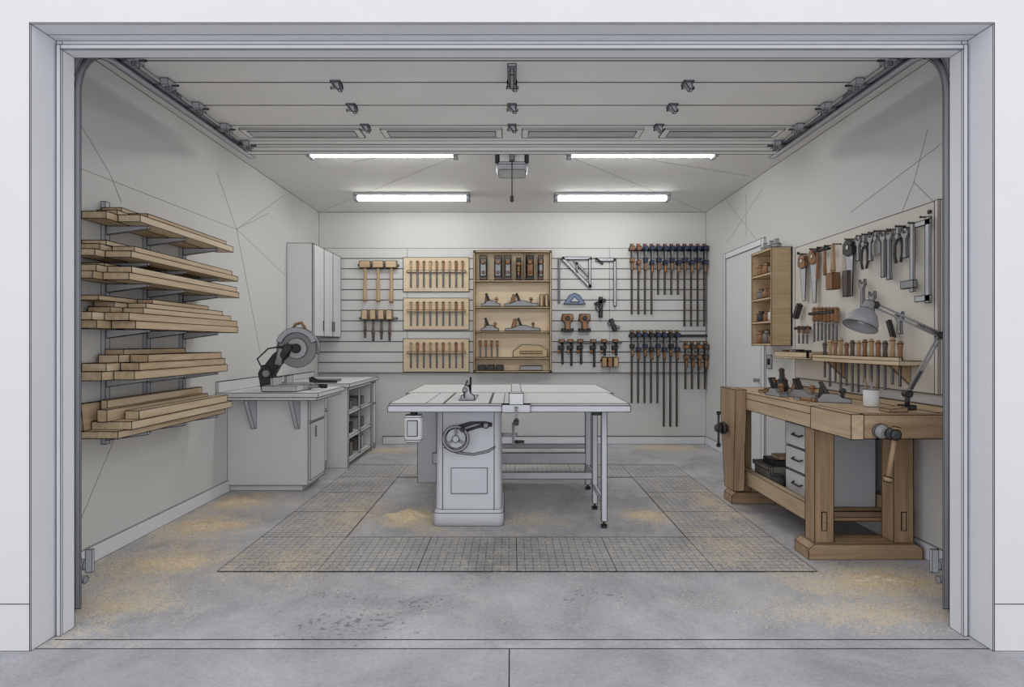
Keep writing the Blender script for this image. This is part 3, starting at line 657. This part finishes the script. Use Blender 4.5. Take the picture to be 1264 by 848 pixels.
b=B('spokeshave',.0016); b.tube([(2.32,4.02,WZ+.02),(2.36,4.10,WZ+.025),(2.38,4.16,WZ+.02),(2.40,4.22,WZ+.025),(2.44,4.30,WZ+.02)],.012,DARK,8); b.box(2.36,2.41,4.12,4.20,WZ+.002,WZ+.02,STEEL); b.done()
b=B('pencil_cup',.0014); cxp,cyp=2.33,3.68
b.lathe([(.042,0),(.045,.005),(.045,.11),(.038,.11),(.038,.02)],(cxp,cyp,WZ+.002),(0,0,1),CAB,18,(0,2))
for i in range(6):
    a=i*1.05; b.cyl((cxp+.015*math.cos(a),cyp+.015*math.sin(a),WZ+.03),(cxp+.038*math.cos(a),cyp+.035*math.sin(a),WZ+.16+.02*(i%2)),.005,random.choice([DARK,HAND,STEEL]),n=6,ink=False)
b.done()
b=B('wood_offcut',.0014); b.hexa([(2.24,3.36,WZ+.003),(2.36,3.38,WZ+.003),(2.35,3.46,WZ+.003),(2.23,3.44,WZ+.003),(2.24,3.36,WZ+.02),(2.36,3.38,WZ+.03),(2.35,3.46,WZ+.03),(2.23,3.44,WZ+.02)],BENX); b.done()
b=B('marking_knife',.0014); b.cyl((2.12,3.95,WZ+.014),(2.08,4.08,WZ+.014),.012,HAND,n=8); b.cyl((2.08,4.08,WZ+.012),(2.06,4.14,WZ+.012),.006,STEEL,n=6); b.done()
# lamp
b=B('desk_lamp',.0015)
bp=Vector((2.44,3.50,WZ))
b.box(bp.x-.035,bp.x+.035,bp.y-.03,bp.y+.04,WZ+.003,WZ+.03,DARK); b.cyl(bp+Vector((0,0,.03)),bp+Vector((0,0,.10)),.014,DARK,n=10)
J0=bp+Vector((0,0,.10)); J1=Vector((2.60,3.44,1.45)); J2=Vector((2.30,3.60,1.645))
def arm(a,c,o):
    for s in(-1,1): b.cyl(a+o*s,c+o*s,.0065,STEEL,n=8,ink=False)
arm(J0,J1,Vector((.014,0,.004))); arm(J1,J2,Vector((0,.003,.015)))
for J in(J0,J1,J2): b.cyl(J+Vector((0,-.02,0)),J+Vector((0,.02,0)),.022,DARK,n=12)
def spring(a,c,r,t):
    P=[]; d=c-a; u=d.orthogonal().normalized(); w=d.normalized().cross(u)
    for i in range(t*8+1):
        f=i/(t*8); an=2*math.pi*i/8; P.append(a+d*f+(u*math.cos(an)+w*math.sin(an))*r)
    b.tube(P,.0025,DARK,5)
spring(J0+(J1-J0)*.08+Vector((.0,-.01,0)),J0+(J1-J0)*.4+Vector((.0,-.01,0)),.010,12); spring(J1+(J2-J1)*.05,J1+(J2-J1)*.35,.009,10)
sd=Vector((-.42,-.10,-.88)).normalized(); top=J2+Vector((-.035,.0,.0))
b.cyl(J2,top,.010,DARK,n=8)
b.lathe([(.020,-.01),(.030,.0),(.034,.045),(.042,.055),(.075,.09),(.095,.14),(.100,.175),(.096,.175),(.091,.14),(.070,.095),(.03,.06)],top-sd*.02,sd,STEEL,24,(1,3,6))
b.lathe([(.012,.06),(.03,.09),(.034,.12),(.02,.145),(.004,.15)],top-sd*.02,sd,CAB,12)
b.done()
# ---------------------------------------------------------------- table saw
b=B('table_saw',.0020)
TZ=.97; tx0,tx1=-.88,.84; ty0,ty1=4.06,4.95
b.box(tx0,tx1,ty0,ty1,TZ-.035,TZ,IRON)
b.box(tx0+.01,tx1-.01,ty0+.01,ty1-.01,TZ-.06,TZ-.035,SAWP)
b.box(tx0,tx1,ty0-.045,ty0-.001,TZ-.055,TZ-.012,SAWP); b.box(tx0,tx1,ty1,ty1+.03,TZ-.05,TZ-.015,SAWP)
for x in(-.62,-.06): b.line((x,ty0,TZ),(x,ty1,TZ))
for x in(-.50,-.17): b.box(x,x+.02,ty0,ty1,TZ-.004,TZ+.0008,DARK,False)
b.box(-.40,-.28,4.25,4.72,TZ,TZ+.002,SILV); b.box(-.345,-.338,4.30,4.66,TZ,TZ+.004,DARK,False)
b.ext([(4.36,TZ),(4.60,TZ),(4.58,TZ+.06),(4.50,TZ+.10),(4.42,TZ+.08)],'yz',-.343,-.339,STEEL)
b.ext([(4.30,TZ+.02),(4.72,TZ+.02),(4.72,TZ+.07),(4.60,TZ+.13),(4.36,TZ+.10)],'yz',-.365,-.36,SILV); b.ext([(4.60,TZ),(4.68,TZ),(4.72,TZ+.15),(4.66,TZ+.15)],'yz',-.345,-.338,DARK)
b.ext([(-.39,TZ+.002),(-.29,TZ+.002),(-.29,TZ+.03),(-.32,TZ+.05),(-.33,TZ+.10),(-.36,TZ+.11),(-.38,TZ+.07),(-.365,TZ+.04),(-.39,TZ+.03)],'xz',4.34,4.37,SILV); b.cyl((-.36,4.33,TZ+.075),(-.36,4.38,TZ+.075),.018,STEEL,n=10)
b.box(-.005,.07,ty0-.02,ty1+.03,TZ+.004,TZ+.075,IRON); b.box(-.07,.13,ty0-.075,ty0-.046,TZ-.055,TZ+.0,SAWP)
b.box(-.02,.08,ty0-.07,ty0+.02,TZ-.01,TZ+.08,IRON); b.cyl((.03,ty0-.08,TZ-.02),(.03,ty0-.13,TZ-.11),.010,STEEL,n=8); b.lathe([(.012,0),(.02,.02),(.015,.05)],(.03,ty0-.12,TZ-.09),(0,-.2,-1),DARK,10,(1,))
sx0,sx1=-.605,-.065; mx=(sx0+sx1)/2; w=sx1-sx0; dy=.62; my=4.34+dy/2
b.loft([rrect(mx,my,w,dy,.05,.0),rrect(mx,my,w,dy,.05,.10),rrect(mx,my+.005,w-.035,dy-.03,.05,.125),rrect(mx,my+.005,w-.05,dy-.03,.05,.90),rrect(mx,my+.005,w-.03,dy-.03,.05,.91)],SAWP,(0,1,2,4))
for xx in(sx0+.072,sx1-.072): b.line((xx,4.351,.125),(xx,4.361,.90))
b.box(sx0+.03,sx1-.03,4.36,4.9,.90,.915,DARK,False)
yf=4.357
b.box(-.466,-.19,yf-.008,yf+.01,.25,.445,SAWP)
b.ext([(-.50,.735),(-.42,.77),(-.32,.80),(-.20,.80),(-.155,.79),(-.155,.765),(-.25,.755),(-.36,.72),(-.44,.68),(-.50,.66)],'xz',yf-.006,yf+.01,DARK)
b.ext([(-.46,.725),(-.38,.755),(-.28,.785),(-.22,.785),(-.28,.765),(-.38,.73),(-.46,.69)],'xz',yf-.010,yf-.004,STEEL)
b.ext([(-.52,.60),(-.42,.555),(-.30,.54),(-.18,.565),(-.13,.60),(-.13,.612),(-.19,.58),(-.30,.556),(-.42,.57),(-.51,.615)],'xz',yf-.003,yf+.01,STEEL)
hc=(-.425,.68); R=.092; yw=yf-.07
b.tube([(hc[0]+R*math.cos(a),yw,hc[1]+R*math.sin(a)) for a in [2*math.pi*i/28 for i in range(28)]],.011,STEEL,8,True)
for rr in (R-.010,R+.010):
    for i in range(28):
        a0=2*math.pi*i/28;a1=2*math.pi*(i+1)/28; b.line((hc[0]+rr*math.cos(a0),yw-.006,hc[1]+rr*math.sin(a0)),(hc[0]+rr*math.cos(a1),yw-.006,hc[1]+rr*math.sin(a1)))
for k in range(3):
    a=math.radians(90+120*k); b.cyl((hc[0],yw+.01,hc[1]),(hc[0]+R*math.cos(a),yw,hc[1]+R*math.sin(a)),.009,STEEL,n=8,ink=False)
b.ext(circ(hc[0],hc[1],.075,0,360,24)[:-1],'xz',yw+.02,yw+.026,SAWP)
b.cyl((hc[0],yw-.02,hc[1]),(hc[0],yf+.01,hc[1]),.026,SILV,n=14); b.lathe([(.010,0),(.016,.02),(.012,.055)],(hc[0]+.05,yw,hc[1]+.07),(0,-1,0),DARK,10,(1,))
b.lathe([(.018,0),(.024,.02),(.02,.04)],(-.20,yf,.775),(0,-1,0),STEEL,12,(0,1,2))
yw2=4.60; xs=.01
b.cyl((-.08,yw2,.66),(xs+.03,yw2,.66),.016,SILV,n=10)
b.tube([(xs,yw2+R*math.cos(a),.66+R*math.sin(a)) for a in [2*math.pi*i/28 for i in range(28)]],.011,STEEL,8,True)
for k in range(3):
    a=math.radians(90+120*k); b.cyl((xs,yw2,.66),(xs,yw2+R*math.cos(a),.66+R*math.sin(a)),.009,SILV,n=8,ink=False)
b.lathe([(.010,0),(.014,.03),(.012,.09)],(xs,yw2+.02,.60),(1,0,0),DARK,10,(1,))
b.loft([rrect(-.71,4.10,.10,.08,.02,.69),rrect(-.71,4.10,.125,.10,.025,.71),rrect(-.71,4.10,.125,.10,.025,.87),rrect(-.71,4.10,.11,.09,.02,.885)],IRON,(0,1,2,3))
b.box(-.745,-.675,4.035,4.05,.74,.85,SILV); b.box(-.73,-.69,4.09,4.12,.885,.92,DARK)
for y in(4.32,4.80):
    b.box(.68,.72,y-.02,y+.02,.05,TZ-.06,SAWP); b.cyl((.70,y,.0),(.70,y,.02),.024,DARK,n=12); b.cyl((.70,y,.02),(.70,y,.06),.009,DARK,n=8)
b.box(.685,.715,4.32,4.80,.18,.21,SAWP); b.box(.6,.66,4.2,4.24,TZ-.10,TZ-.06,DARK)
b.done()
b=B('outfeed_table',.0022)
oz=.962
b.box(-.93,.89,4.985,6.05,oz-.035,oz,IRON); b.box(-.88,.84,5.05,6.0,oz-.12,oz-.035,SAWP)
for x,y in((.73,5.45),(.82,5.98),(-.86,5.98)):
    b.box(x-.025,x+.025,y-.025,y+.025,.05,oz-.12,SAWP); b.cyl((x,y,0),(x,y,.02),.026,DARK,n=12); b.cyl((x,y,.02),(x,y,.06),.010,DARK,n=8)
b.box(-.95,-.76,5.70,5.90,.0,oz-.12,SAWP)
b.box(-.76,.73,5.43,5.47,.25,.35,SAWP); b.box(-.50,.73,5.10,5.14,.18,.24,SAWP); b.box(.72,.74,5.1,5.45,.2,.24,SAWP)
b.box(-.84,.80,5.96,6.0,.30,.34,SAWP)
b.done()
# ---------------------------------------------------------------- sawdust: low mounds and loose chips
DST=paint('sawdust',(220,200,168),0.22,0.95,scale=70); DST2=paint('sawdust_dark',(192,166,130),0.2,0.95,scale=70)
b=B('sawdust_pile',.001)
def mound(cx_,cy_,rx,ry,h,z=.0005,ph=0):
    vs=[];fs=[];nr,na=8,34
    for i in range(nr+1):
        t=i/nr
        for j in range(na):
            a=2*math.pi*j/na; rr=t*(1+.18*math.sin(3*a+ph)+.12*math.sin(7*a+1+ph)+.08*random.uniform(-1,1)); vs.append((cx_+rx*rr*math.cos(a),cy_+ry*rr*math.sin(a),z+h*(1-t)**1.4*(1+.5*random.uniform(-1,1))))
    for i in range(nr):
        for j in range(na): fs.append((i*na+j,i*na+(j+1)%na,(i+1)*na+(j+1)%na,(i+1)*na+j))
    b.add(vs,fs,DST,False)
mound(-.84,4.58,.18,.14,.05); mound(-2.34,4.36,.24,.15,.02,ph=1); mound(-2.42,5.02,.16,.14,.015,ph=2); mound(2.2,3.36,.24,.10,.014,ph=3); mound(1.08,4.64,.12,.09,.012,ph=4); mound(-2.15,3.62,.2,.1,.012,ph=5)
vs=[];fs=[]
def chips(cx,cy,rx,ry,n,dest,cl=6):
    cs=[(random.gauss(cx,rx*.45),random.gauss(cy,ry*.45)) for _ in range(cl)]
    for _ in range(n):
        c=random.choice(cs) if random.random()<.75 else (cx,cy)
        x=random.gauss(c[0],rx*.30); y=random.gauss(c[1],ry*.30)
        if abs(x)>2.66 or y<2.82 or y>7.8: continue
        if -.62<x<-.05 and 4.32<y<4.98: continue
        if x<-1.90 and y>5.34: continue
        z=.0068 if (-1.8<x<1.86 and 3.47<y<6.53 and not(-1.19<x<1.25 and 4.08<y<5.92)) else .0006
        r=random.uniform(.002,.0055); a=random.random()*6.28; o=len(dest[0])
        for k in range(3):
            t=a+k*2.1; dest[0].append((x+r*math.cos(t),y+r*math.sin(t),z))
        dest[0].append((x,y,z+r*.8)); dest[1].extend([(o,o+1,o+3),(o+1,o+2,o+3),(o+2,o,o+3)])
d1=([],[]); d2=([],[])
for (cx,cy,rx,ry,st) in DUST:
    n=int(min(rx*ry,.5)*st*7500)
    if rx>2: n=900
    chips(cx,cy,rx,ry,n,d1,8); chips(cx,cy,rx,ry,n//4,d2,8)
b.add(d1[0],d1[1],DST,False); b.add(d2[0],d2[1],DST2,False)
b.done()
# ---------------------------------------------------------------- world, camera
w=bpy.data.worlds.new('sky'); S.world=w; w.use_nodes=True
bg=w.node_tree.nodes['Background']; bg.inputs[0].default_value=(.97,.98,1,1); bg.inputs[1].default_value=1.10
cam=bpy.data.cameras.new('camera'); co=bpy.data.objects.new('camera',cam); S.collection.objects.link(co)
co.location=(0,0,EYE); co.rotation_euler=(math.pi/2,0,0); cam.sensor_width=36; cam.lens=F/1264*36; cam.clip_start=.05
S.camera=co
S.view_settings.view_transform='Standard'
S.view_settings.gamma=1.14
